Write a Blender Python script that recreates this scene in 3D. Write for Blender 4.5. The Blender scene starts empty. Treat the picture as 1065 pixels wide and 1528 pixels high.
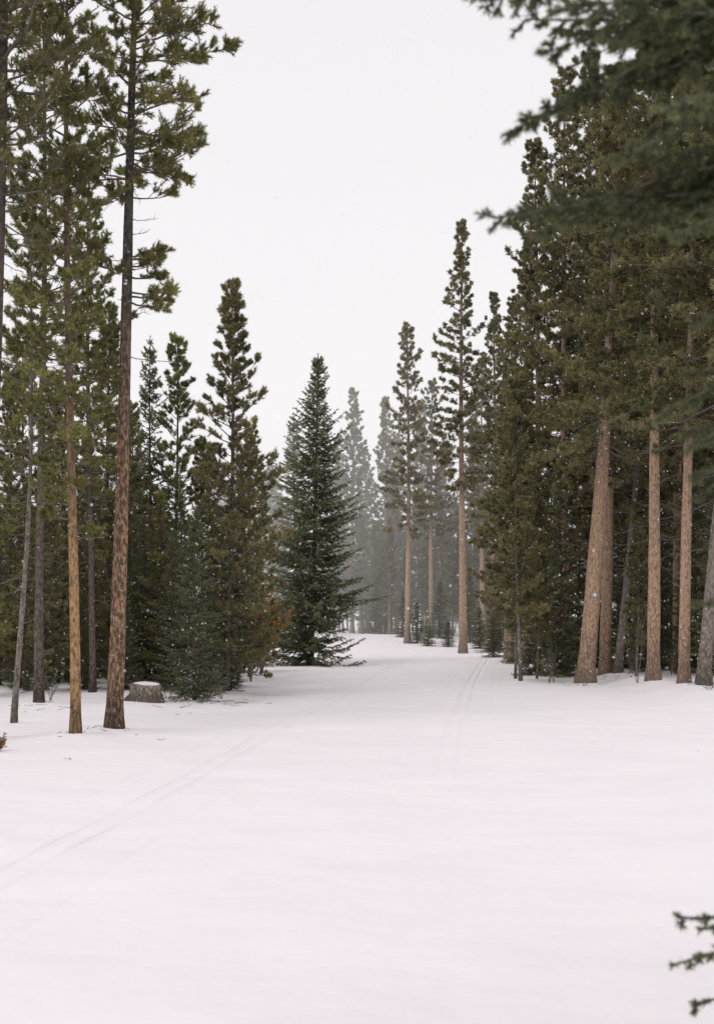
import bpy, math, numpy as np
from mathutils import Vector
sc = bpy.context.scene
F = 2122.0
CAMH = 1.7
def px2x(px, d): return (px-532.0)/F*d
def ztop(py, d): return CAMH+(930.0-py)*d/F

# ------------------------------------------------------------------ terrain
def ss(a, b, v):
    t = np.clip((v-a)/(b-a), 0, 1)
    return t*t*(3-2*t)
MOUNDS = []
def ground_z(x, y):
    x = np.asarray(x, float); y = np.asarray(y, float)
    z = 0.92*ss(52, 108, y) + np.clip(y-108, 0, 200)*0.002
    z = z + 0.035*np.sin(x*0.55+1.3)*np.sin(y*0.31+0.4) + 0.02*np.sin(x*1.7+y*0.9)*np.sin(y*0.83-x*0.4)
    z = z + 0.16*ss(0.0, 1.4, (x-(4.6+0.055*y)))*ss(26, 34, y)*(1-ss(48, 62, y))
    z = z + 0.12*ss(0.0, 1.5, (-3.0-0.05*(y-22)-x))*ss(18, 24, y)
    z = z + 0.45*np.exp(-(((x-1.5)/5.0)**2+((y-84)/7.0)**2))
    for (mx, my, mh, mr) in MOUNDS:
        z = z + mh*np.exp(-(((x-mx)**2+(y-my)**2)/(mr*mr)))
    return z

# ------------------------------------------------------------------ materials
def new_mat(name):
    m = bpy.data.materials.new(name); m.use_nodes = True
    nt = m.node_tree; nt.nodes.clear()
    return m, nt, nt.nodes, nt.links
def mixc(nt, fac, a, b, mode='MIX'):
    n = nt.nodes.new('ShaderNodeMix'); n.data_type = 'RGBA'; n.blend_type = mode
    for k, v in ((0, fac), (6, a), (7, b)):
        if hasattr(v, 'is_linked') or hasattr(v, 'links'): nt.links.new(v, n.inputs[k])
        elif k == 0: n.inputs[0].default_value = v
        else: n.inputs[k].default_value = (*v, 1)
    return n.outputs[2]
def mth(nt, op, a, b=None, c=None):
    n = nt.nodes.new('ShaderNodeMath'); n.operation = op
    for k, v in enumerate((a, b, c)):
        if v is None: continue
        if hasattr(v, 'links'): nt.links.new(v, n.inputs[k])
        else: n.inputs[k].default_value = v
    return n.outputs[0]
def maprange(nt, v, a, b, c, d):
    n = nt.nodes.new('ShaderNodeMapRange'); nt.links.new(v, n.inputs[0])
    for k, q in enumerate((a, b, c, d)): n.inputs[k+1].default_value = q
    return n.outputs[0]
def noise(nt, scale, detail=3, vec=None, rough=0.5):
    n = nt.nodes.new('ShaderNodeTexNoise'); n.inputs['Scale'].default_value = scale
    n.inputs['Detail'].default_value = detail; n.inputs['Roughness'].default_value = rough
    if vec is None:
        tc = nt.nodes.new('ShaderNodeTexCoord'); vec = tc.outputs['Object']
    nt.links.new(vec, n.inputs['Vector'])
    return n.outputs['Fac']
HAZE = (0.48, 0.45, 0.42)  # distance haze painted into the base colour, amount set per object
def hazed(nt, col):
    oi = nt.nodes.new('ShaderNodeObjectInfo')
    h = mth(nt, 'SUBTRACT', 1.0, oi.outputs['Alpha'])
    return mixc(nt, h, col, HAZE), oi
def needle_mat(name, dark, light, brown, tr=0.3):
    m, nt, N, L = new_mat(name)
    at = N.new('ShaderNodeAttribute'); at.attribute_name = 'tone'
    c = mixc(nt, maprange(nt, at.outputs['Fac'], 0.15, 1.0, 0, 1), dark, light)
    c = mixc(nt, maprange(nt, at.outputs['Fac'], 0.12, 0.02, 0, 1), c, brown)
    nz = noise(nt, 0.9, 3)
    g = maprange(nt, nz, 0.3, 0.7, 0.65, 1.35)
    cc = N.new('ShaderNodeCombineColor')
    for k in range(3): L.new(g, cc.inputs[k])
    c = mixc(nt, 1.0, c, cc.outputs[0], 'MULTIPLY')
    c, oi = hazed(nt, c)
    hs = N.new('ShaderNodeHueSaturation'); L.new(c, hs.inputs['Color'])
    L.new(maprange(nt, oi.outputs['Random'], 0, 1, 0.485, 0.518), hs.inputs['Hue'])
    L.new(maprange(nt, oi.outputs['Random'], 0, 1, 1.2, 0.85), hs.inputs['Value'])
    c = hs.outputs[0]
    d = N.new('ShaderNodeBsdfDiffuse'); t = N.new('ShaderNodeBsdfTranslucent')
    L.new(c, d.inputs[0]); L.new(c, t.inputs[0])
    mx = N.new('ShaderNodeMixShader'); mx.inputs[0].default_value = tr
    L.new(d.outputs[0], mx.inputs[1]); L.new(t.outputs[0], mx.inputs[2])
    o = N.new('ShaderNodeOutputMaterial'); L.new(mx.outputs[0], o.inputs[0])
    return m
def bark_mat(name, low, high, z0, z1, dark=(0.05, 0.04, 0.035), cov=0.5, foot=0.9, dk=.75):
    m, nt, N, L = new_mat(name)
    tc = N.new('ShaderNodeTexCoord')
    mp = N.new('ShaderNodeMapping'); mp.inputs['Scale'].default_value = (1, 1, 0.38)
    L.new(tc.outputs['Object'], mp.inputs[0])
    sx = N.new('ShaderNodeSeparateXYZ'); L.new(tc.outputs['Object'], sx.inputs[0])
    n1 = noise(nt, 26, 5, mp.outputs[0], 0.65)
    n2 = noise(nt, 5, 3, mp.outputs[0])
    hz = mth(nt, 'ADD', sx.outputs[2], maprange(nt, n2, 0.2, 0.8, -1.3, 1.3))
    lo2 = mixc(nt, maprange(nt, n2, 0.35, 0.7, 0, 0.6), low, tuple(q*1.3 for q in low))
    c = mixc(nt, maprange(nt, hz, z0, z1, 0, 1), lo2, high)
    c = mixc(nt, maprange(nt, n1, cov-0.08, cov+0.08, dk, 0), c, dark)
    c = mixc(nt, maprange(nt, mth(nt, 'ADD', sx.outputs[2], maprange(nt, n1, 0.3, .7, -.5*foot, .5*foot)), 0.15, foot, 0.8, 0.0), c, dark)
    c, oi = hazed(nt, c)
    vo = N.new('ShaderNodeTexVoronoi'); vo.inputs['Scale'].default_value = 22; L.new(mp.outputs[0], vo.inputs['Vector'])
    bp = N.new('ShaderNodeBump'); bp.inputs['Strength'].default_value = 0.9; bp.inputs['Distance'].default_value = 0.02
    L.new(mth(nt, 'ADD', vo.outputs['Distance'], n1), bp.inputs['Height'])
    b = N.new('ShaderNodeBsdfDiffuse'); L.new(c, b.inputs[0]); L.new(bp.outputs[0], b.inputs['Normal'])
    o = N.new('ShaderNodeOutputMaterial'); L.new(b.outputs[0], o.inputs[0])
    return m
def simple_mat(name, col, col2=None, sc_=8, rough=0.8):
    m, nt, N, L = new_mat(name)
    n1 = noise(nt, sc_, 4)
    c = mixc(nt, maprange(nt, n1, 0.35, 0.65, 0, 1), col, col2 or tuple(q*0.7 for q in col))
    c, oi = hazed(nt, c)
    b = N.new('ShaderNodeBsdfPrincipled'); L.new(c, b.inputs['Base Color']); b.inputs['Roughness'].default_value = rough
    o = N.new('ShaderNodeOutputMaterial'); L.new(b.outputs[0], o.inputs[0])
    return m

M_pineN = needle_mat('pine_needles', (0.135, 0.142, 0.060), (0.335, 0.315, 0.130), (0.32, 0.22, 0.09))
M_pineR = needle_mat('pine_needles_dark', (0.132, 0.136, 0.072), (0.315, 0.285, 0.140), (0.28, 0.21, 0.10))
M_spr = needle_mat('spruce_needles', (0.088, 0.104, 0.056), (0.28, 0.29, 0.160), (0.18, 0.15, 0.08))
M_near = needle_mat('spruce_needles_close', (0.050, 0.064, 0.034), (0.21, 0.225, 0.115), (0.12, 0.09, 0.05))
M_gold = needle_mat('dry_leaves', (0.30, 0.21, 0.07), (0.46, 0.33, 0.13), (0.25, 0.13, 0.05))
M_rust = needle_mat('rust_leaves', (0.30, 0.15, 0.08), (0.42, 0.24, 0.13), (0.25, 0.10, 0.05))
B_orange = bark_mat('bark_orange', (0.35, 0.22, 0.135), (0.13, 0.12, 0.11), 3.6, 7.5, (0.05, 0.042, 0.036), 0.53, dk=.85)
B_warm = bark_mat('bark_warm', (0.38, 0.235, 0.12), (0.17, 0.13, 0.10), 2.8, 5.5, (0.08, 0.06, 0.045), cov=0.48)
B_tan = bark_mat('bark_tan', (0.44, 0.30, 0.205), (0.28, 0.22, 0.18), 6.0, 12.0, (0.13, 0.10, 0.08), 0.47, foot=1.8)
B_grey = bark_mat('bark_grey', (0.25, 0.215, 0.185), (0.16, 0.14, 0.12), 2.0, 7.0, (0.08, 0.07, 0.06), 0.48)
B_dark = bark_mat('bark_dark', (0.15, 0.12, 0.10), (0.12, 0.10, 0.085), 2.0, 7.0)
M_twig = simple_mat('twig_wood', (0.17, 0.15, 0.13), (0.10, 0.085, 0.07), 6)

# ------------------------------------------------------------------ geometry builder
def nrm(v): return v/np.maximum(np.linalg.norm(v, axis=-1, keepdims=True), 1e-9)
class Builder:
    def __init__(s, seed):
        s.r = np.random.default_rng(seed); s.V = []; s.Fq = []; s.Ft = []; s.tone = []; s.n = 0
    def add(s, V, quads=None, tris=None, mat=0, tone=None):
        V = np.asarray(V, float)
        if quads is not None and len(quads): s.Fq.append((np.asarray(quads)+s.n, mat))
        if tris is not None and len(tris): s.Ft.append((np.asarray(tris)+s.n, mat))
        s.V.append(V); s.tone.append(np.full(len(V), 0.5) if tone is None else tone); s.n += len(V)
    def sticks(s, p0, p1, r0, r1, sides=3, mat=1):
        N = len(p0)
        if N == 0: return
        d = nrm(p1-p0); ref = np.tile(np.array([[0.13, 0.27, 0.95]]), (N, 1))
        ref[np.abs(d[:, 2]) > 0.9] = (1, 0, 0)
        a = nrm(np.cross(d, ref)); b = np.cross(d, a)
        ang = np.arange(sides)*2*math.pi/sides
        off = a[:, None]*np.cos(ang)[None, :, None]+b[:, None]*np.sin(ang)[None, :, None]
        r0 = np.broadcast_to(r0, (N,)); r1 = np.broadcast_to(r1, (N,))
        A = p0[:, None]+off*r0[:, None, None]; B = p1[:, None]+off*r1[:, None, None]
        V = np.concatenate([A, B], 1).reshape(-1, 3)
        base = (np.arange(N)*2*sides)[:, None]
        k = np.arange(sides); k2 = (k+1) % sides
        q = np.stack([base+k, base+k2, base+k2+sides, base+k+sides], -1).reshape(-1, 4)
        s.add(V, quads=q, mat=mat)
    def tube(s, P, R, sides=14, mat=0, rough=0.0):
        P = np.asarray(P, float); n = len(P)
        T = nrm(np.gradient(P, axis=0)); ref = np.tile([[0, 1.0, 0.02]], (n, 1))
        a = nrm(np.cross(T, ref)); b = np.cross(T, a)
        ang = np.arange(sides)*2*math.pi/sides
        rr = np.asarray(R)[:, None]*(1+rough*s.r.normal(size=(n, sides)))
        V = P[:, None]+(a[:, None]*np.cos(ang)[None, :, None]+b[:, None]*np.sin(ang)[None, :, None])*rr[..., None]
        V = V.reshape(-1, 3)
        i = np.arange(n-1)[:, None]*sides; k = np.arange(sides); k2 = (k+1) % sides
        q = np.stack([i+k, i+k2, i+k2+sides, i+k+sides], -1).reshape(-1, 4)
        s.add(V, quads=q, mat=mat)
    def needles(s, P, D, tone, n, L, W, spread=0.6, jit=0.03, mat=2):
        M = len(P)
        if M == 0: return
        r = s.r
        D = nrm(D)
        d = nrm(D[:, None]*0.75+r.normal(size=(M, n, 3))*spread)
        o = P[:, None]+D[:, None]*r.uniform(-1, 1, (M, n, 1))*jit
        w = nrm(np.cross(d, r.normal(size=(M, n, 3))))*W*0.5*r.uniform(0.7, 1.2, (M, n, 1))
        ln = L*r.uniform(0.65, 1.15, (M, n, 1))
        V = np.stack([o-w, o+w, o+d*ln], 2).reshape(-1, 3)
        t = np.clip(np.repeat(tone, n)+r.normal(size=M*n)*0.08, 0, 1)
        s.add(V, tris=np.arange(len(V)).reshape(-1, 3), mat=mat, tone=np.repeat(t, 3))
    def mesh(s, name, mats):
        V = np.concatenate(s.V).astype(np.float32)
        me = bpy.data.meshes.new(name)
        me.vertices.add(len(V)); me.vertices.foreach_set('co', V.ravel())
        li, st, mi, sm = [], [], [], []; c = 0
        for fs, k in ((s.Fq, 4), (s.Ft, 3)):
            for f, m in fs:
                li.append(f.ravel()); st.append(c+np.arange(len(f))*k); mi.append(np.full(len(f), m)); sm.append(np.full(len(f), k == 4))
                c += len(f)*k
        li = np.concatenate(li).astype(np.int32); st = np.concatenate(st).astype(np.int32)
        me.loops.add(len(li)); me.loops.foreach_set('vertex_index', li)
        me.polygons.add(len(st)); me.polygons.foreach_set('loop_start', st)
        for m in mats: me.materials.append(m)
        me.polygons.foreach_set('material_index', np.concatenate(mi).astype(np.int32))
        me.polygons.foreach_set('use_smooth', np.concatenate(sm))
        me.update(calc_edges=True)
        at = me.attributes.new('tone', 'FLOAT', 'POINT'); at.data.foreach_set('value', np.concatenate(s.tone).astype(np.float32))
        return me

def limb_pts(r, p0, h, L, elev, curv, n=8, wob=0.03):
    t = np.linspace(0, 1, n)
    P = p0+np.outer(t*L, [h[0], h[1], 0])
    P[:, 2] += L*(math.tan(elev)*t+curv*t*t)
    w = r.normal(size=(n, 3))*wob*L; w[0] = 0
    return P+np.cumsum(w, 0)*0.4
def interp_pts(P, t):
    n = len(P)-1; u = np.clip(t*n, 0, n-1e-6); i = u.astype(int); f = (u-i)[:, None]
    return P[i]*(1-f)+P[i+1]*f, nrm(P[i+1]-P[i])

def pine_branch(b, P, L, r0, lod, bare=0.35, dens=1.0):
    r = b.r
    n = len(P); rad = np.linspace(r0, 0.004, n)
    b.sticks(P[:-1], P[1:], rad[:-1], rad[1:], 5)
    nt_ = max(4, int(L*10*dens))
    t = np.sort(np.concatenate([r.uniform(bare, 1, nt_), [1.0, 1.0, 0.96]])); nt_ = len(t)
    B, T = interp_pts(P, t)
    up = np.array([0, 0, 1.0]); side = np.where(r.random(nt_) < 0.5, -1, 1)[:, None]
    S = nrm(np.cross(T, up))*side
    a = r.uniform(0.3, 1.15, nt_)[:, None]
    D = nrm(T*np.cos(a)+S*np.sin(a)+up*r.uniform(-0.15, 0.8, (nt_, 1)))
    tl = np.clip(r.uniform(0.16, 0.40, nt_)*min(1.0, 0.45+0.5*L)*(1.25-0.55*t), 0.08, 0.6)[:, None]
    E = B+D*tl
    b.sticks(B, E, 0.006, 0.004, 3)
    k = 4
    f = r.uniform(0.35, 1.0, (nt_, k, 1))
    SB = (B[:, None]+(E-B)[:, None]*f).reshape(-1, 3)
    SD = nrm(D[:, None]+r.normal(size=(nt_, k, 3))*0.6+up*0.3).reshape(-1, 3)
    sl = (np.repeat(tl, k, 0)*r.uniform(0.3, 0.6, (nt_*k, 1)))
    SE = SB+SD*sl
    if lod['twig']: b.sticks(SB, SE, 0.004, 0.003, 3)
    A0 = np.concatenate([B+(E-B)*0.35, SB]); A1 = np.concatenate([E, SE])
    bt = r.normal(0.5, 0.18)
    m = lod['m']
    s_ = (np.arange(m)+0.7)/m
    PP = (A0[:, None]+(A1-A0)[:, None]*s_[None, :, None]).reshape(-1, 3)
    DD = np.repeat(A1-A0, m, 0)
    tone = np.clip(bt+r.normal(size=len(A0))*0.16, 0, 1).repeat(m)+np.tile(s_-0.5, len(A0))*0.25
    b.needles(PP, DD, np.clip(tone, 0.02, 1), lod['n'], lod['L'], lod['W'], 0.75, 0.03)

def spruce_branch(b, P, L, r0, lod, bare=0.12, tl_max=None, hang=0.25, gap=None, vert=0.0):
    r = b.r
    n = len(P); rad = np.linspace(r0, 0.003, n)
    b.sticks(P[:-1], P[1:], rad[:-1], rad[1:], 4)
    gap = gap or lod['gap']
    nt_ = max(5, int(L/gap))
    t = np.linspace(bare, 1.0, nt_)+r.normal(size=nt_)*0.01; t = np.clip(t, 0, 1)
    B, T = interp_pts(P, t)
    up = np.array([0, 0, 1.0]); side = np.where(np.arange(nt_) % 2 == 0, -1, 1)[:, None]
    S = nrm(np.cross(T, up))*side
    a = r.uniform(0.7, 1.05, nt_)[:, None]; a[-1] = 0.05
    D = nrm(T*np.cos(a)+S*np.sin(a)-up*r.uniform(-0.1, hang*2, (nt_, 1))+up*r.normal(size=(nt_, 1))*vert)
    tm = tl_max or min(0.42, 0.16+L*0.3)
    tl = (tm*np.clip(1.12-t, 0.16, 1)*np.clip(t*4, 0.5, 1)*r.uniform(0.7, 1.15, nt_))[:, None]
    E = B+D*tl
    b.sticks(B, E, 0.004, 0.002, 3)
    A0, A1 = B, E
    k = lod.get('sub', 0)
    if k:
        f = r.uniform(0.2, 0.9, (nt_, k, 1))
        SB = (B[:, None]+(E-B)[:, None]*f).reshape(-1, 3)
        sg = np.where(r.random((nt_, k, 1)) < 0.5, -1, 1)
        SS = nrm(np.cross(D, up))[:, None]*sg
        SD = nrm(D[:, None]+SS*0.9+up*(r.normal(size=(nt_, k, 1))*(vert+.1)-0.08)).reshape(-1, 3)
        SE = SB+SD*np.repeat(tl, k, 0)*r.uniform(0.3, 0.5, (nt_*k, 1))
        b.sticks(SB, SE, 0.003, 0.0015, 3)
        A0 = np.concatenate([A0, SB]); A1 = np.concatenate([A1, SE])
    tt = np.linspace(0.45, 0.97, 6); C0, _ = interp_pts(P, tt); C1, _ = interp_pts(P, tt+0.03+0.06)
    A0 = np.concatenate([A0, C0]); A1 = np.concatenate([A1, C1])
    ln = np.linalg.norm(A1-A0, axis=1)
    m = np.maximum(1, np.ceil(ln/lod['step']).astype(int))
    idx = np.repeat(np.arange(len(A0)), m)
    s_ = (np.arange(len(idx))-np.repeat(np.cumsum(m)-m, m)+0.6)/m[idx]
    PP = A0[idx]+(A1-A0)[idx]*s_[:, None]; DD = (A1-A0)[idx]
    bt = r.normal(0.42, 0.17)
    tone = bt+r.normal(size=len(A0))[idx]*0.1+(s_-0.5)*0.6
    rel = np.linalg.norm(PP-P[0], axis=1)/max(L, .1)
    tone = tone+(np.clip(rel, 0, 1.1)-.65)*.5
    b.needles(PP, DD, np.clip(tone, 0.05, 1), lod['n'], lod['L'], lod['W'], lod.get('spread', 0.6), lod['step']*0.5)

def trunk_path(r, H, lean, wob, n=34, bend=0.0, yl=0.0):
    t = np.linspace(0, 1, n); z = t*H
    ph = r.uniform(0, 6.3, 2)
    x = lean*z+wob*(np.sin(t*5+ph[0])-np.sin(ph[0]))+bend*np.sin(t*math.pi)
    y = yl*z+wob*(np.sin(t*4+ph[1])-np.sin(ph[1]))
    P = np.stack([x, y, z], 1); P[0, 2] = -0.25
    return P
LOD0 = dict(twig=True, m=3, n=14, L=0.062, W=0.011)
LOD1 = dict(twig=True, m=3, n=10, L=0.08, W=0.016)
LOD2 = dict(twig=False, m=2, n=9, L=0.115, W=0.026)
LOD3 = dict(twig=False, m=1, n=10, L=0.15, W=0.042)
SL1 = dict(gap=0.07, step=0.05, n=7, L=0.045, W=0.012, sub=1)
SL2 = dict(gap=0.09, step=0.075, n=7, L=0.075, W=0.022, sub=1, spread=0.7)

def dead_branches(b, path, z0, z1, cnt, Lm, rt):
    r = b.r
    for z in r.uniform(z0, z1, cnt):
        az = r.uniform(0, 6.283); L = r.uniform(0.25, 1)*Lm
        p0 = np.array([np.interp(z, path[:, 2], path[:, 0]), np.interp(z, path[:, 2], path[:, 1]), z])
        P = limb_pts(r, p0, (math.cos(az), math.sin(az)), L, r.uniform(-0.35, 0.15), r.uniform(-0.25, 0.3), 6, 0.06)
        b.sticks(P[:-1], P[1:], np.linspace(0.009, 0.004, 5), np.linspace(0.007, 0.003, 5), 4)
        k = int(L*9)+1
        B, T = interp_pts(P, r.uniform(0.3, 1, k)); D = nrm(T+r.normal(size=(k, 3))*0.55)
        b.sticks(B, B+D*r.uniform(0.08, 0.3, (k, 1))*L, 0.004, 0.002, 3)

def make_pine(seed, H, cb, R, tr, lod, bark, needle, lean=0.0, wob=0.05, power=0.7, low=0.55, per_m=9, custom=None, dead=0, dead_z=None,
              bend=0.0, droop=0.0, dens=1.0, bare=0.25, gaps=0.08, yl=0.0, minL=0.25, irr=1.0):
    b = Builder(seed); r = b.r
    path = trunk_path(r, H, lean, wob, bend=bend, yl=yl)
    t = np.linspace(0, 1, len(path))
    rad = tr*(1-t)**0.75*(1-0.1*t)+0.006; rad = rad+tr*0.55*np.exp(-t*H/0.18)
    b.tube(path, rad, 14 if tr > 0.1 else 8, 0, 0.035)
    def at(z): return np.array([np.interp(z, path[:, 2], path[:, 0]), np.interp(z, path[:, 2], path[:, 1]), z])
    nb = int((H-cb)*per_m)
    zs = cb+(H-cb)*np.sort((np.arange(nb)+r.random(nb))/nb)
    az = r.uniform(0, 6.28)
    ph = r.uniform(0, 6.28, 3)
    for z in zs:
        u = (z-cb)/(H-cb); az += 2.4+r.normal()*0.4
        if r.random() < gaps: continue
        prof = (1-u)**power*min(1.0, low+u*2.2)
        lump = 1+irr*(0.22*math.sin(z*1.9+ph[0]+math.cos(az)*1.5)+0.13*math.sin(z*4.1+ph[1]+math.sin(az)*2))
        L = R*prof*lump*r.choice([1.0, 0.8, 0.55, 0.36, 1.12], p=[.36, .26, .14, .16, .08])*r.uniform(0.88, 1.1)+0.12
        L = max(L, minL*(1-u)+0.12)
        el = -0.25-droop*(1-u)+u*1.15+r.normal()*0.12
        P = limb_pts(r, at(z), (math.cos(az), math.sin(az)), L, el, r.uniform(0.12, 0.4), 8, 0.03)
        pine_branch(b, P, L, min(0.03, 0.008+0.012*L), lod, bare=bare*(1-u*0.6), dens=dens)
    for (z, az, L, el, cv) in (custom or []):
        P = limb_pts(r, at(z), (math.cos(math.radians(az)), math.sin(math.radians(az))), L, el, cv, 9, 0.03)
        pine_branch(b, P, L, 0.02, lod, bare=0.3, dens=1.7)
    P = np.linspace(at(H-0.5), at(H)+np.array([0, 0, 0.12]), 6)
    b.needles(P, np.tile([[0, 0, 1.0]], (6, 1)), np.full(6, 0.6), lod['n']*2, lod['L'], lod['W'], 0.6)
    if dead: dead_branches(b, path, *(dead_z or (cb*0.35, cb+1)), dead, R*0.9, tr)
    return b.mesh('pine_mesh_%d' % seed, [bark, M_twig, needle])

def make_spruce(seed, H, R, tr, lod, needle, bark, lean=0.0, zb=0.15, power=0.85, belly=0.12, step=0.24, per=8, hang=0.25, elev0=-0.45, ragged=0.15, open_=0.0, vert=0.25, bfall=9.0, lmin=.6):
    b = Builder(seed); r = b.r
    path = trunk_path(r, H, lean, 0.03)
    t = np.linspace(0, 1, len(path))
    b.tube(path, tr*(1-t)+0.006+tr*0.4*np.exp(-t*H/0.2), 10, 0, 0.03)
    def at(z): return np.array([np.interp(z, path[:, 2], path[:, 0]), np.interp(z, path[:, 2], path[:, 1]), z])
    z = zb; az = 0
    ph = r.uniform(0, 6.28, 3)
    while z < H-0.15:
        u = (z-zb)/(H-zb)
        prof = (1-u)**power*(1-belly*math.exp(-u*bfall))
        k = max(4, int(per*(0.55+0.6*(1-u))))
        lay = r.uniform(1-ragged, 1+ragged*0.6)
        for j in range(k):
            az += 6.283/k+r.normal()*0.25
            if r.random() < open_: continue
            lump = 1+ragged*0.8*math.sin(z*2.1+ph[0]+2*math.cos(az+ph[1]))
            L = R*prof*lay*lump*r.uniform(lmin, 1.12)+0.07
            el = elev0*(1-u)+0.75*u*u+r.normal()*0.10
            P = limb_pts(r, at(z+r.normal()*0.09), (math.cos(az), math.sin(az)), L, el, 0.28*(1-u)+0.12, 7, 0.03)
            spruce_branch(b, P, L, 0.006+0.008*L, lod, hang=hang, vert=vert)
        z += step*(1-0.45*u)*r.uniform(0.8, 1.2)
    P = np.linspace(at(H-0.4), at(H)+np.array([0, 0, 0.1]), 7)
    b.needles(P, np.tile([[0, 0, 1.0]], (7, 1)), np.full(7, 0.5), lod['n']*2, lod['L'], lod['W'], 0.5)
    return b.mesh('spruce_mesh_%d' % seed, [bark, M_twig, needle])

rnd = np.random.default_rng(7)
newm = []
def place(name, me, px, d, haze=0.0, s=1.0, rot=0.0, parent=None, sxy=None, mound=True, x=None):
    X = px2x(px, d) if x is None else x
    o = bpy.data.objects.new(name, me)
    z = float(ground_z(X, d))
    o.location = (X, d, z)
    o.scale = (s*(sxy or 1), s*(sxy or 1), s); o.rotation_euler = (0, 0, rot)
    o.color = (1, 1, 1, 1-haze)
    sc.collection.objects.link(o)
    if parent: o.parent = parent
    if mound and d < 60: newm.append((X, d, 0.07, 0.45))
    return o

# ------------------------------------------------------------------ left side trees
A = make_pine(11, 14.2, 8.1, 0.95, 0.125, LOD0, B_orange, M_pineN, lean=0.033, wob=0.03, per_m=13, power=0.5, low=0.8, dens=1.25,
              custom=[(7.25, 0, 0.52, 0.05, 0.15), (7.3, 30, 0.45, 0.1, 0.2), (7.0, 20, 0.5, -0.15, 0.2), (6.75, -15, 0.68, -0.2, 0.1), (6.7, 10, 0.6, -0.1, 0.1), (7.1, 200, 0.7, 0, 0.1), (6.6, -5, .55, -.3, .1), (7.15, -25, .5, -.1, .1),
                      (9.1, 0, 0.85, -0.2, 0.1), (8.75, 10, 0.85, -0.25, 0.1), (9.5, -20, .9, 0.0, 0.1), (10.4, 5, 1.45, 0.0, 0.1), (10.6, -8, 1.2, 0.1, 0.05), (10.3, -3, 1.1, -.1, 0.05),
                      (8.5, 180, 0.9, -0.1, 0.1), (9.8, 15, 0.95, -0.1, 0.15), (8.9, -30, .8, -.2, .1), (9.3, 5, .8, -.3, .1), (10.9, 10, 1.0, 0, .1), (8.7, -10, .75, -.4, .1)],
              dead=16, dead_z=(4.5, 8.5))
place('pine_tree', A, 170, 21.9)
Bm = make_pine(12, 12.4, 3.9, 0.8, 0.075, LOD0, B_warm, M_pineN, lean=-0.006, wob=0.05, per_m=12, power=0.4, low=0.45, dead=26, dead_z=(2.4, 7), bare=.2, dens=1.15,
               custom=[(2.9, 0, .35, 0, .1), (3.0, 40, .3, 0, .1), (3.2, 180, .35, 0, .1), (3.4, 250, .45, 0, .1), (3.6, 290, .5, 0, .1)])
place('pine_tree', Bm, 113, 20.8)
Cm = make_pine(13, 7.9, 3.2, 0.6, 0.045, LOD0, B_grey, M_pineN, lean=0.035, wob=0.06, per_m=8, power=0.5, dead=30, dead_z=(1.6, 6))
place('pine_tree', Cm, 20, 22.6)
Dm = make_pine(14, 14.5, 7.3, 1.45, 0.14, LOD0, B_dark, M_pineR, lean=0.030, wob=0.05, per_m=19, power=0.35, low=0.7, dead=26, dead_z=(4, 8), bare=.12)
place('pine_tree', Dm, -32, 20.2)
E1 = make_pine(15, 14.5, 5.0, 1.0, 0.09, LOD1, B_dark, M_pineN, lean=0.0, per_m=10, power=0.5, dead=34, dead_z=(2.0, 9), bare=.25)
place('pine_tree', E1, 58, 27.5)
place('pine_tree', E1, 138, 31, s=0.84, rot=2.2)
Y1 = make_pine(21, 9.6, 0.7, 1.55, 0.075, LOD1, B_dark, M_pineR, lean=0.01, per_m=17, power=1.1, low=0.6, dens=.95, bare=0.2, gaps=0.05, droop=0.1, irr=.5)
Y2 = make_pine(22, 9.0, 0.9, 1.1, 0.06, LOD1, B_dark, M_pineN, lean=-0.01, per_m=13, power=0.95, low=0.6, dens=.95, bare=0.2, droop=0.1, dead=14, dead_z=(.6, 4))
S1 = make_spruce(31, 6.2, 1.15, 0.06, SL1, M_spr, B_dark, step=0.21, per=8, hang=0.3, ragged=.25, open_=.06)
S2 = make_spruce(32, 8.6, 1.3, 0.08, SL2, M_spr, B_dark, step=0.24, per=8, open_=0.1, hang=0.35, ragged=.25)
place('pine_tree', Y1, 337, 33.5)
for px, d, s, q, m in [(372, 44, .86, 1, Y2), (258, 38, 1, 2, Y2), (166, 35, .95, 4, Y1), (296, 34, .66, 3.3, Y2), (100, 37, .8, 2.7, Y1), (40, 32, .9, 5, Y2), (10, 38, .85, .6, Y1), (-60, 30, 1.1, .6, Y2),
                       (200, 40, .8, 1.6, Y1), (355, 38, .62, 4.4, Y1), (75, 41, .9, 3.6, Y2), (315, 45, .8, .1, Y2), (385, 58, .85, 2.1, Y2), (130, 33, .6, 1.2, Y1), (235, 33, .5, 2.9, Y2), (70, 31, .5, 4.1, Y1)]:
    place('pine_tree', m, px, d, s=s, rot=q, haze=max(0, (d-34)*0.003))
place('spruce_tree', S2, 226, 38.5, s=1.07, rot=0.5, sxy=0.8)
place('spruce_tree', S1, 290, 30.0, s=0.66, rot=1.5)
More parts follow.
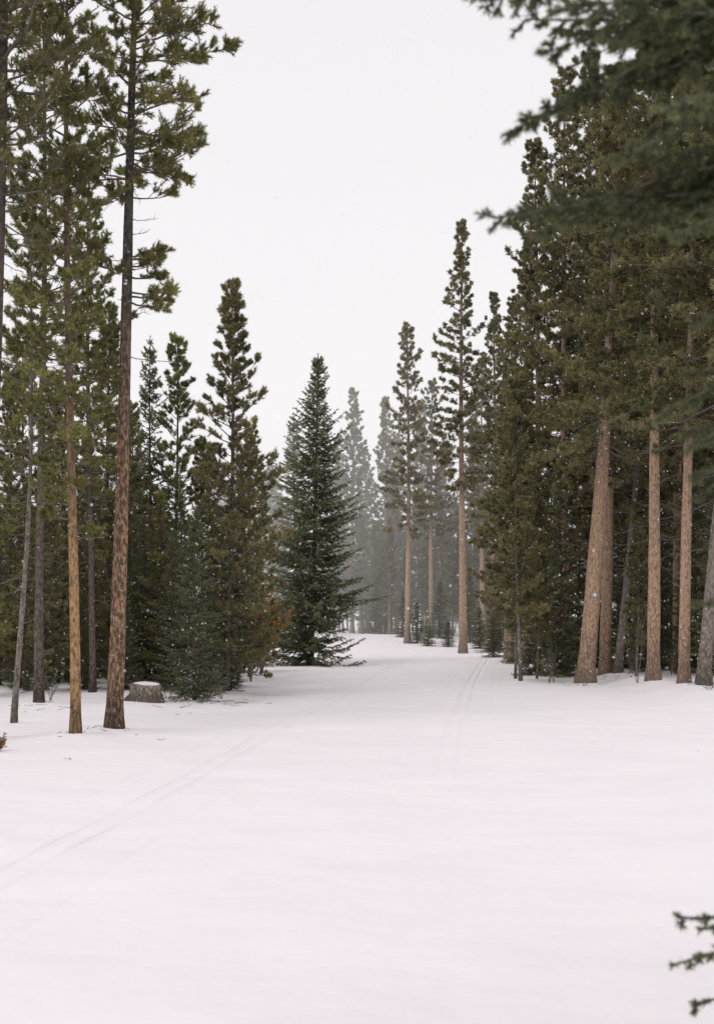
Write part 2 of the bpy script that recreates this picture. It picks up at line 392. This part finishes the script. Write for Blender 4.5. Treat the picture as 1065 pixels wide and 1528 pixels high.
for px, d, s, q, m in [(330, 37, .62, 1, S1), (245, 34, .72, 2, S1), (195, 37, .9, 3, S1), (140, 40, .7, 4, S2), (88, 36, .72, 5, S1), (40, 41, .65, 6, S2), (312, 33, .5, 2.6, S1), (262, 32.5, .6, 3.9, S1), (215, 34, .66, 5.9, S1),
                       (0, 36, .7, .4, S1), (-60, 42, .9, 1.4, S2), (270, 45, .72, 2.2, S2), (345, 48, .6, 5, S2), (385, 55, .5, 3, S2), (205, 44, .75, .2, S2), (-130, 33, .9, 1.4, S2), (60, 46, .6, 2, S2), (110, 48, .65, 3, S2), (165, 46, .7, 4, S2), (15, 48, .6, 1, S2),
                       (60, 31, .4, 2.2, S1), (185, 32, .42, .2, S1), (125, 32, .36, 1.2, S1), (345, 34, .3, 1, S1), (30, 33, .45, 5, S1)]:
    place('spruce_tree', m, px, d, s=s, rot=q, haze=max(0, (d-34)*0.003))

# ------------------------------------------------------------------ big spruce in the middle
SLC = dict(gap=0.085, step=0.07, n=8, L=0.075, W=0.024, sub=1, spread=0.7)
CS = make_spruce(41, 12.35, 3.0, 0.14, SLC, M_spr, B_dark, lean=0.028, step=0.27, per=11, power=0.92, belly=0.38, bfall=6.0, hang=0.4, ragged=0.26, open_=0.05, vert=.3, elev0=-.35, lmin=.65)
place('spruce_tree', CS, 462, 57, haze=0.03)
place('spruce_tree', S2, 440, 82, s=1.5, rot=1, haze=0.14, sxy=1.1)

# ------------------------------------------------------------------ right side pines
def rp(seed, H, cb, R, tr, lean, bark=B_tan, **k):
    a = dict(per_m=13, power=0.55, low=0.9, dead=20, dead_z=(cb-4.0, cb+1), dens=0.9, gaps=0.08, droop=0.3, bare=.2, irr=1.4); a.update(k)
    return make_pine(seed, H, cb, R, tr, LOD2, bark, M_pineR, lean=lean, **a)
R1 = rp(51, 17.0, 6.6, 2.0, 0.25, 0.066)
R2 = rp(52, 18.5, 7.0, 2.0, 0.19, 0.02)
R3 = rp(53, 15.5, 6.2, 1.8, 0.13, 0.09, bark=B_grey)
R4 = rp(54, 18.0, 7.0, 1.9, 0.17, 0.012)
place('pine_tree', R1, 872, 40); place('pine_tree', R2, 902, 44, haze=.02); place('pine_tree', R3, 920, 43.5, haze=.02)
place('pine_tree', R4, 973, 37.2); place('pine_tree', R2, 1019, 34.6, s=0.88, sxy=.85); place('pine_tree', R3, 1047, 34, s=1.1, sxy=1.15, rot=-1.0)
place('pine_tree', R1, 1120, 37, rot=2); place('pine_tree', R4, 1190, 33, rot=1); place('pine_tree', R2, 1250, 41, rot=3)
Q1 = rp(55, 20.5, 5.0, 2.1, 0.17, 0.0, power=0.7)
Q2 = rp(56, 19.0, 4.5, 1.7, 0.15, -0.01, power=0.75)
for m, px, d, s, q, h in [(Q2, 802, 50, .97, 0, .02), (Q1, 842, 48, .98, 1, .0), (Q1, 880, 52, 1.08, 2, .0), (Q2, 782, 54, .84, 3, .04), (Q2, 925, 50, 1.1, 4, .0),
                       (Q1, 965, 47, 1.02, 5, .0), (Q2, 1010, 44, 1.0, 6, .0), (Q1, 1055, 50, 1.0, 2.5, .0), (Q2, 762, 60, .80, 1.7, .06), (Q1, 1110, 47, 1.0, .5, .0), (Q1, 1180, 52, 1, 3.5, .0)]:
    place('pine_tree', m, px, d, s=s, rot=q, haze=h)
T1 = make_pine(61, 8.6, 1.8, 0.75, 0.05, LOD2, B_grey, M_pineR, lean=-0.012, per_m=14, power=0.6, dead=14, dead_z=(.5, 3))
place('pine_tree', T1, 776, 40.5); place('pine_tree', T1, 768, 42, s=.8, rot=2); place('pine_tree', T1, 800, 43, s=.62, rot=4)
place('pine_tree', T1, 948, 40, s=.5, rot=3)
for px, d, s, q, m in [(800, 47, .75, 1, S2), (835, 46, .8, 2, S2), (862, 50, .95, 3, S2), (905, 50, .9, 4, S2), (940, 47, .82, 5, S2), (985, 45, .85, .4, S2),
                       (1035, 43, .85, 1.4, S2), (1075, 41, .9, 2.2, S2), (1000, 54, 1, 5, S2), (955, 56, 1, 3, S2), (780, 58, .8, .2, S2), (1130, 43, .9, 1.4, S2), (880, 58, 1.05, 2.2, S2), (820, 62, 1.05, 4.2, S2)]:
    place('spruce_tree', m, px, d, s=s, rot=q)

# ------------------------------------------------------------------ middle distance
G1 = make_pine(71, 21.0, 8.0, 1.65, 0.19, LOD3, B_tan, M_pineR, lean=0.0, wob=.05, power=0.85, low=0.7, per_m=11, gaps=.16, dead=14, dead_z=(5, 9), irr=1.3, bare=.3, minL=.1, droop=.2)
G2 = make_pine(72, 17.2, 6.2, 1.45, 0.16, LOD3, B_tan, M_pineR, lean=-0.002, power=0.7, low=0.7, per_m=11, gaps=.16, dead=12, dead_z=(3, 8), irr=1.3, bare=.3, minL=.1, droop=.2)
G3 = make_pine(73, 18.0, 2.5, 1.9, 0.16, LOD3, B_tan, M_pineR, lean=0.004, power=0.8, low=0.7, per_m=12, gaps=.12, irr=1.3, bare=.25, minL=.1)
G4 = make_pine(74, 15.0, 3.0, 2.1, 0.15, LOD3, B_dark, M_pineR, lean=0.02, wob=.15, power=0.7, low=0.7, per_m=12, gaps=.12, irr=1.4, bare=.25, minL=.1)
place('pine_tree', G1, 690, 70, haze=.08)
place('pine_tree', G2, 607, 78, haze=.14)
place('pine_tree', G2, 643, 85, s=.88, rot=1.5, haze=.16)
place('pine_tree', G1, 735, 75, s=.88, rot=2.5, haze=.12)
place('pine_tree', G3, 755, 64, s=.74, rot=1, haze=.08)
place('pine_tree', G2, 718, 84, s=.95, rot=4, haze=.16)
for px, d, s, q, k in [(638, 76, .18, 0, 2.2), (622, 78, .26, 1, 2.0), (668, 76, .16, 2, 2.5), (600, 82, .3, 2, 1.6), (735, 66, .35, 3, 1.6), (560, 95, .5, 3, 1.6), (715, 74, .25, 1, 2), (655, 84, .4, 4, 1.6), (700, 80, .5, 5, 1.3), (745, 72, .6, 2, 1.3)]:
    place('spruce_tree', S2, px, d, s=s, rot=q, haze=.08, sxy=k)
forest = bpy.data.objects.new('distant_forest', None); sc.collection.objects.link(forest)
for px, d, s, q, m in [(525, 108, 1.02, 0, G3), (573, 104, .95, 1, G3), (548, 114, .95, 2, G4), (592, 112, .9, 3, G2), (630, 108, .95, 4, G3), (660, 104, .92, 5, G4), (705, 100, .85, 1.5, G3), (505, 118, .9, 2.5, G3), (490, 110, .8, 1, G4),
                       (620, 98, .6, 1, G4), (655, 96, .62, 2, G3), (590, 101, .6, 3, G3), (540, 103, .55, 4, G4), (675, 94, .6, 5, G4), (715, 92, .66, 0, G3), (560, 98, .5, 2, G4), (580, 92, .42, 1, G3), (635, 93, .45, 5, G4), (605, 95, .36, 0, G3), (690, 88, .5, 3, G4), (725, 88, .55, 1, G4)]:
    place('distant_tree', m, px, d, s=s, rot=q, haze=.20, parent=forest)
for i in range(36):
    d = rnd.uniform(94, 124); px = rnd.uniform(500, 780)
    place('distant_tree', [S2, G4, G3][rnd.integers(3)], px, d, s=rnd.uniform(.25, .5), rot=rnd.uniform(0, 6.28), haze=.2, parent=forest, sxy=rnd.uniform(1.2, 1.9))
for i in range(130):
    d = rnd.uniform(116, 150); x = rnd.uniform(-75, 75)
    m = [G1, G2, G3, G4, G4, G3, S2][rnd.integers(7)]
    s = rnd.uniform(.5, .8) if abs(x/d*F) < 620 else rnd.uniform(.65, 1)
    if m is S2: s = rnd.uniform(.5, 1.3)
    place('distant_tree', m, 0, d, s=s, rot=rnd.uniform(0, 6.28), haze=.22, parent=forest, x=x, sxy=rnd.uniform(.9, 1.4))
for i in range(70):
    sgn = -1 if i % 2 else 1
    d = rnd.uniform(52, 105)
    x = sgn*(rnd.uniform(10, 42)+4) if sgn > 0 else -rnd.uniform(8+0.03*d, 45)
    m = [G2, G3, S2, G4][rnd.integers(4)]
    s = rnd.uniform(.36, .52) if sgn < 0 else rnd.uniform(.8, 1.05)
    if m is S2: s = rnd.uniform(.6, 1)
    place('distant_tree', m, 0, d, s=s, rot=rnd.uniform(0, 6.28), haze=.08, parent=forest, x=x)

# ------------------------------------------------------------------ close spruce on the right
def near_spruce():
    b = Builder(99); r = b.r
    LN = dict(gap=0.030, step=0.014, n=12, L=0.022, W=0.0042, sub=3, spread=0.6)
    P = trunk_path(r, 7.5, 0.0, 0.03); t = np.linspace(0, 1, len(P))
    b.tube(P, 0.10*(1-t)+0.008, 14, 0, 0.03)
    def to(tip, up0=0.35, tl=0.34):
        tip = np.array(tip)-np.array([2.75, 0, 0]); tip[1] -= 4.6
        L = np.linalg.norm(tip[:2])
        z0 = tip[2]+up0*r.uniform(.6, 1.6)
        tt = np.linspace(0, 1, 9)[:, None]
        p0 = np.array([0, 0, z0]); Q = p0*(1-tt)+tip*tt
        Q[:, 2] += r.uniform(-.06, .12)*np.sin(tt[:, 0]*math.pi)*L
        Q += r.normal(size=Q.shape)*0.012
        spruce_branch(b, Q, L, 0.016, LN, bare=0.2, tl_max=tl*1.12, hang=0.3, vert=.45)
    def w(px, py, d): return (px2x(px, d), d, ztop(py, d))
    for px, py, d, u, tl in [(722, 5, 4.5, .3, .34), (765, -10, 4.3, .3, .34), (790, 30, 4.8, .3, .34), (815, 78, 4.4, .35, .3), (835, 20, 4.1, .25, .34), (750, 195, 4.5, .3, .3), (790, 172, 4.6, .3, .28), (850, 140, 4.7, .35, .3),
                      (738, 315, 4.4, .12, .30), (765, 325, 4.5, .15, .3), (800, 345, 4.6, .2, .3), (870, 90, 4.9, .3, .34), (900, 60, 4.2, .3, .34), (930, 140, 4.5, .3, .3), (915, 240, 4.3, .3, .28), (890, 290, 4.7, .2, .28), (970, 230, 4.4, .3, .3), (960, 310, 4.5, .2, .28),
                      (1005, 150, 3.7, .25, .26), (1000, 350, 4.2, .15, .24), (985, 628, 4.4, .3, .2), (1020, 665, 4.2, .3, .2), (1030, 560, 4.5, .3, .2), (1035, 735, 4.5, .25, .2), (1040, 480, 4.3, .25, .2), (1045, 900, 4.6, .2, .14),
                      (1018, 1368, 4.4, .05, .16), (1012, 1452, 4.3, -.05, .16), (1042, 1500, 4.5, .05, .2), (1050, 1385, 4.6, .1, .16), (860, -60, 4.5, .3, .36), (780, -90, 4.6, .3, .36), (950, -40, 4.2, .3, .36), (940, 0, 4.8, .3, .36),
                      (850, 50, 4.6, .3, .34), (880, 10, 4.4, .3, .34), (930, 100, 4.3, .3, .34), (970, 60, 4.6, .3, .34), (1000, 20, 4.2, .3, .34), (990, 180, 4.8, .3, .32), (1010, 260, 4.5, .3, .3), (1030, 100, 4.3, .3, .3), (960, 190, 4.9, .3, .3),
                      (850, 325, 4.35, .15, .28), (930, 340, 4.6, .15, .26), (1020, 330, 4.4, .2, .26), (1015, 640, 4.4, .2, .2), (1040, 700, 4.3, .2, .2)]:
        to(w(px, py, d), u, tl)
    LF = dict(gap=0.06, step=0.03, n=6, L=0.022, W=0.005, sub=1)
    for z in np.arange(0.4, 7.2, 0.2):
        for j in range(4):
            az = r.uniform(-2.0, 2.0)
            L = min(1.5, (7.6-z)*0.4)*r.uniform(.7, 1)
            Q = limb_pts(r, np.array([0, 0, z]), (math.cos(az), math.sin(az)), L, -0.2, 0.1)
            spruce_branch(b, Q, L, 0.012, LF)
    return b.mesh('spruce_mesh_close', [B_dark, M_twig, M_near])
nm = near_spruce()
o = bpy.data.objects.new('spruce_tree', nm); o.location = (2.75, 4.6, 0); sc.collection.objects.link(o)

# ------------------------------------------------------------------ shrubs
def shrub(name, seed, x, y, H, R, stems, leafmat, nl, ls, woodc=M_twig, leafz=0.3):
    b = Builder(seed); r = b.r
    for i in range(stems):
        az = r.uniform(0, 6.28); L = R*r.uniform(.3, 1)
        hh = H*r.uniform(.6, 1)
        tt = np.linspace(0, 1, 6)
        P = np.stack([np.cos(az)*L*tt, np.sin(az)*L*tt, -0.05+hh*tt**.8], 1)+np.cumsum(r.normal(size=(6, 3))*0.02*H, 0)*np.minimum(1, tt*3)[:, None]
        b.sticks(P[:-1], P[1:], .007, .005, 4)
        k = 9
        B, T = interp_pts(P, r.uniform(.3, 1, k)); D = nrm(T+r.normal(size=(k, 3))*.6); E = B+D*r.uniform(.1, .3, (k, 1))*H*.6
        b.sticks(B, E, .004, .002, 3)
        if nl:
            f = r.uniform(0.2, 1, (k, nl, 1)); PP = (B[:, None]+(E-B)[:, None]*f).reshape(-1, 3)
            b.needles(PP, np.repeat(D, nl, 0)+r.normal(size=(k*nl, 3))*.5, r.uniform(.1, 1, k*nl), 3, ls, ls*.5, .7)
    o = bpy.data.objects.new(name, b.mesh(name+'_mesh', [B_dark, woodc, leafmat])); o.location = (x, y, float(ground_z(x, y)))
    sc.collection.objects.link(o); return o
shrub('dry_shrub', 201, px2x(390, 50), 50, 2.8, 1.0, 44, M_gold, 14, .09)
shrub('dry_shrub', 202, px2x(374, 42), 42, 2.2, .6, 18, M_gold, 8, .08)
shrub('dry_shrub', 203, px2x(-4, 18.9), 18.9, .32, .22, 12, M_rust, 3, .03)
for i, (px, d, H) in enumerate([(818, 40.5, 1.3), (826, 41, 1.2), (950, 38, 2.2), (940, 41, 1.5), (1000, 42, 1.2), (870, 39, .5), (1060, 33.5, .5), (1050, 36, .8), (1058, 32.5, .4), (75, 29, .6), (330, 32, .5), (250, 30.5, .4)]):
    shrub('bare_shrub', 210+i, px2x(px, d), d, H, .35, 5, M_gold, 0, .1)
# ------------------------------------------------------------------ fallen twigs
b = Builder(301); r = b.r
def litter(cx, cy, R, n, Lm):
    x = cx+r.normal(size=n)*R; y = cy+r.normal(size=n)*R; z = ground_z(x, y)+.01
    a = r.uniform(0, 6.28, n); L = r.uniform(.2, 1, n)*Lm
    p0 = np.stack([x, y, z], 1); x1 = x+np.cos(a)*L; y1 = y+np.sin(a)*L
    p1 = np.stack([x1, y1, ground_z(x1, y1)+.012+r.random(n)*.03], 1)
    b.sticks(p0, p1, .005, .0025, 4)
MOUNDS = [m for m in newm if m[1] < 50]
for px, d, R, n, L in [(172, 21.8, .22, 20, .22), (113, 20.8, .12, 5, .1), (325, 31, .6, 34, .35), (270, 29.5, .6, 18, .25), (60, 27, 1.0, 26, .3), (100, 17.6, .03, 3, .06), (240, 20.8, .06, 3, .08),
                       (1045, 34, .4, 18, .25), (870, 39.5, .3, 10, .3), (905, 43, .5, 14, .3)]:
    litter(px2x(px, d), d, R, n, L)
o = bpy.data.objects.new('fallen_twigs', b.mesh('fallen_twigs_mesh', [B_dark, M_twig, M_gold])); sc.collection.objects.link(o)

# ------------------------------------------------------------------ stump
snow_simple = simple_mat('snow_cap', (0.80, 0.76, 0.79), (0.76, 0.72, 0.75), 5)
sx_, sy_ = px2x(216, 29.4), 29.4
gz = float(ground_z(sx_, sy_))
st = bpy.data.objects.new('tree_stump', None); st.location = (sx_, sy_, gz); sc.collection.objects.link(st)
b = Builder(401)
zz = np.array([-.2, 0, .06, .14, .24, .32, .34, .345]); rr = np.array([.48, .43, .37, .34, .32, .315, .30, .001])
b.tube(np.stack([0*zz, 0*zz, zz], 1), rr, 26, 0, .06)
om = bpy.data.objects.new('stump_wood', b.mesh('stump_wood_mesh', [bark_mat('bark_stump', (0.32, 0.27, 0.22), (0.3, .25, .2), 2, 4, (.09, .075, .06), .5, .3)])); sc.collection.objects.link(om); om.parent = st
b = Builder(402)
zz = np.array([.335, .355, .375, .39, .395]); rr = np.array([.24, .27, .24, .14, .001])
b.tube(np.stack([0*zz+.03, 0*zz, zz], 1), rr, 26, 0, .06)
om = bpy.data.objects.new('stump_snow', b.mesh('stump_snow_mesh', [snow_simple])); sc.collection.objects.link(om); om.parent = st
st.rotation_euler = (.05, .06, 0)

# ------------------------------------------------------------------ trail markers
M_mark = simple_mat('marker_paint', (0.62, 0.70, 0.78), (0.55, 0.63, 0.72), 3, .5)
def marker(px, py, d, s, toff):
    import bmesh
    bm = bmesh.new()
    vs = [bm.verts.new((math.cos(a)*s, 0, math.sin(a)*s)) for a in (0, math.pi/2, math.pi, 1.5*math.pi)]
    f = bm.faces.new(vs); ex = bmesh.ops.extrude_face_region(bm, geom=[f])
    for v in [g for g in ex['geom'] if isinstance(g, bmesh.types.BMVert)]: v.co.y += .012
    bmesh.ops.recalc_face_normals(bm, faces=bm.faces)
    me = bpy.data.meshes.new('trail_marker_mesh'); bm.to_mesh(me); me.materials.append(M_mark)
    o = bpy.data.objects.new('trail_marker', me); o.location = (px2x(px, d), d-toff, ztop(py, d)); sc.collection.objects.link(o)
marker(884, 888, 40, .07, .27); marker(608, 908, 78, .10, .2)

# ------------------------------------------------------------------ ground
ys = np.concatenate([np.linspace(-25, 3, 30), np.linspace(3.1, 60, 380), np.geomspace(60.3, 700, 120)])
xs0 = np.linspace(-1, 1, 361); xs = np.sinh(xs0*4.6)/math.sinh(4.6)*450
X, Y = np.meshgrid(xs, ys)
Z = ground_z(X, Y)
ny, nx = X.shape
V = np.stack([X, Y, Z], -1).reshape(-1, 3).astype(np.float32)
i = np.arange((ny-1))[:, None]*nx+np.arange(nx-1)[None]
q = np.stack([i, i+1, i+nx+1, i+nx], -1).reshape(-1, 4)
me = bpy.data.meshes.new('snow_ground_mesh')
me.vertices.add(len(V)); me.vertices.foreach_set('co', V.ravel())
me.loops.add(q.size); me.loops.foreach_set('vertex_index', q.ravel().astype(np.int32))
me.polygons.add(len(q)); me.polygons.foreach_set('loop_start', (np.arange(len(q))*4).astype(np.int32))
me.polygons.foreach_set('use_smooth', np.ones(len(q), bool))
me.update(calc_edges=True)
def curve(pts):
    p = np.array(pts); c = np.polyfit(p[:, 0], p[:, 1], 3); return lambda y: np.polyval(c, np.clip(y, 0, 75))
t1 = curve([(2, -3.0), (9.5, -2.4), (14.4, -1.9), (22.5, -1.25), (40, .0), (60, 2.0), (75, 4.0)])
t2 = curve([(2, .2), (10, .35), (20, 1.2), (34, 3.0), (45, 3.6), (60, 5.2), (75, 7)])
for nme, fn in (('track1', t1), ('track2', t2)):
    at = me.attributes.new(nme, 'FLOAT', 'POINT'); at.data.foreach_set('value', (X-fn(Y)).ravel().astype(np.float32))
m, nt, N, L = new_mat('snow')
def groove(name, amp):
    a = N.new('ShaderNodeAttribute'); a.attribute_name = name
    u = mth(nt, 'ABSOLUTE', a.outputs['Fac'])
    out = None
    for c in (0.11, 0.62):
        d = mth(nt, 'SUBTRACT', u, c); g = mth(nt, 'MULTIPLY', d, d); g = mth(nt, 'MULTIPLY', g, -1/(0.045**2)); g = mth(nt, 'EXPONENT', g)
        g = mth(nt, 'MULTIPLY', g, amp if c < .3 else amp*.35)
        out = g if out is None else mth(nt, 'ADD', out, g)
    return out
geo = N.new('ShaderNodeNewGeometry')
sp = N.new('ShaderNodeSeparateXYZ'); L.new(geo.outputs['Position'], sp.inputs[0])
gsum = mth(nt, 'ADD', groove('track1', 1.15), mth(nt, 'MULTIPLY', groove('track2', 1.3), maprange(nt, sp.outputs[1], 12, 32, .12, 1)))
n1 = noise(nt, 0.8, 4, geo.outputs['Position']); n2 = noise(nt, 22, 4, geo.outputs['Position'], .6)
fadeN = noise(nt, .35, 2, geo.outputs['Position'])
gs = mth(nt, 'MULTIPLY', gsum, maprange(nt, fadeN, .38, .6, .45, 1.0))
h = mth(nt, 'MULTIPLY', gs, -0.025)
h = mth(nt, 'ADD', h, mth(nt, 'MULTIPLY', n1, 0.15)); h = mth(nt, 'ADD', h, mth(nt, 'MULTIPLY', n2, 0.006))
bp = N.new('ShaderNodeBump'); bp.inputs['Strength'].default_value = 0.8; bp.inputs['Distance'].default_value = 1.0; L.new(h, bp.inputs['Height'])
c = mixc(nt, maprange(nt, n1, .3, .7, 0, 1), (0.880, 0.838, 0.860), (0.850, 0.808, 0.834))
pb = N.new('ShaderNodeBsdfPrincipled'); L.new(c, pb.inputs['Base Color']); pb.inputs['Roughness'].default_value = .85; pb.inputs['Specular IOR Level'].default_value = .15
L.new(bp.outputs[0], pb.inputs['Normal'])
oo = N.new('ShaderNodeOutputMaterial'); L.new(pb.outputs[0], oo.inputs[0])
me.materials.append(m)
g = bpy.data.objects.new('snow_ground', me); sc.collection.objects.link(g)

# ------------------------------------------------------------------ falling snow
b = Builder(501); r = b.r
n = 34000
y = 6+42*r.random(n)**.75; x = r.uniform(-1, 1, n)*(1.5+y*.36); z = r.uniform(0.05, 1, n)*(2.5+y*.52)
c0 = np.stack([x, y, z], 1); s = (.0022+.0036*r.random(n)**1.5)[:, None, None]
oc = np.array([[1, 0, 0], [-1, 0, 0], [0, 1, 0], [0, -1, 0], [0, 0, 1], [0, 0, -1]], float)
V = (c0[:, None]+oc[None]*s).reshape(-1, 3)
f = np.array([[0, 2, 4], [2, 1, 4], [1, 3, 4], [3, 0, 4], [2, 0, 5], [1, 2, 5], [3, 1, 5], [0, 3, 5]])
b.add(V, tris=(np.arange(n)[:, None, None]*6+f[None]).reshape(-1, 3), mat=0)
M_fl, nt, N, L = new_mat('snowflake')
dd = N.new('ShaderNodeBsdfDiffuse'); dd.inputs[0].default_value = (.9, .9, .92, 1); tt = N.new('ShaderNodeBsdfTranslucent'); tt.inputs[0].default_value = (.9, .9, .92, 1)
mx = N.new('ShaderNodeMixShader'); mx.inputs[0].default_value = .5; L.new(dd.outputs[0], mx.inputs[1]); L.new(tt.outputs[0], mx.inputs[2])
oo = N.new('ShaderNodeOutputMaterial'); L.new(mx.outputs[0], oo.inputs[0])
o = bpy.data.objects.new('snowflakes', b.mesh('snowflakes_mesh', [M_fl])); sc.collection.objects.link(o)

# ------------------------------------------------------------------ drifting snow mist far beyond the clearing
import bmesh
def mist(y0, y1, h, den, k):
    bm = bmesh.new(); bmesh.ops.create_cube(bm, size=1)
    for v in bm.verts:
        v.co.x *= 420; v.co.y = y0 if v.co.y < 0 else y1; v.co.z = -3 if v.co.z < 0 else h
    me = bpy.data.meshes.new('snow_mist_mesh'); bm.to_mesh(me)
    M_mist, nt, N, L = new_mat('snow_mist')
    vs = N.new('ShaderNodeVolumeScatter'); vs.inputs['Color'].default_value = (.99, .975, .965, 1); vs.inputs['Density'].default_value = den; vs.inputs['Anisotropy'].default_value = 0.0
    # added glow, stands in for light scattered repeatedly between the flakes
    ve = N.new('ShaderNodeEmission'); ve.inputs['Color'].default_value = (1, .975, .955, 1); ve.inputs['Strength'].default_value = den*k
    ad = N.new('ShaderNodeAddShader'); L.new(vs.outputs[0], ad.inputs[0]); L.new(ve.outputs[0], ad.inputs[1])
    oo = N.new('ShaderNodeOutputMaterial'); L.new(ad.outputs[0], oo.inputs['Volume']); me.materials.append(M_mist)
    o = bpy.data.objects.new('snow_mist', me); sc.collection.objects.link(o)
mist(74, 230, 34, 0.0060, .44)

# ------------------------------------------------------------------ overcast sky + soft sun
w = bpy.data.worlds.new('World'); sc.world = w; w.use_nodes = True
nt = w.node_tree; nt.nodes.clear()
sky = nt.nodes.new('ShaderNodeTexSky'); sky.sky_type = 'NISHITA'; sky.sun_disc = False
sky.sun_elevation = math.radians(48); sky.sun_rotation = math.radians(215)
bg1 = nt.nodes.new('ShaderNodeBackground'); bg1.inputs[1].default_value = 0.05; nt.links.new(sky.outputs[0], bg1.inputs[0])
tc = nt.nodes.new('ShaderNodeTexCoord')
cl = noise(nt, 1.3, 3, tc.outputs['Generated'])
cc = mixc(nt, maprange(nt, cl, .3, .7, 0, 1), (0.915, 0.89, 0.915), (0.94, 0.915, 0.93))
bg2 = nt.nodes.new('ShaderNodeBackground'); bg2.inputs[1].default_value = 1.0; nt.links.new(cc, bg2.inputs[0])
mx = nt.nodes.new('ShaderNodeMixShader'); mx.inputs[0].default_value = 0.96
nt.links.new(bg1.outputs[0], mx.inputs[1]); nt.links.new(bg2.outputs[0], mx.inputs[2])
wo = nt.nodes.new('ShaderNodeOutputWorld'); nt.links.new(mx.outputs[0], wo.inputs[0])
sl = bpy.data.lights.new('sun', 'SUN'); sl.energy = 0.85; sl.angle = math.radians(25); sl.color = (1, .97, .92)
so = bpy.data.objects.new('sun', sl); sc.collection.objects.link(so)
az = math.radians(215); el = math.radians(48)
dirv = Vector((math.sin(az)*math.cos(el), math.cos(az)*math.cos(el), math.sin(el)))
so.rotation_euler = dirv.to_track_quat('Z', 'Y').to_euler()

# ------------------------------------------------------------------ camera
cd = bpy.data.cameras.new('camera'); co = bpy.data.objects.new('camera', cd); sc.collection.objects.link(co)
cd.sensor_fit = 'VERTICAL'; cd.sensor_height = 36; cd.lens = 50; cd.shift_y = (930-764)/1528.0
cd.clip_start = .1; cd.clip_end = 2000
co.location = (0, 0, CAMH); co.rotation_euler = (math.radians(90), 0, 0)
cd.dof.use_dof = True; cd.dof.focus_distance = 32; cd.dof.aperture_fstop = 3.8
sc.camera = co
sc.view_settings.view_transform = 'Standard'; sc.view_settings.look = 'None'; sc.view_settings.exposure = 0
print('tris', sum(len(m.polygons) for m in bpy.data.meshes))
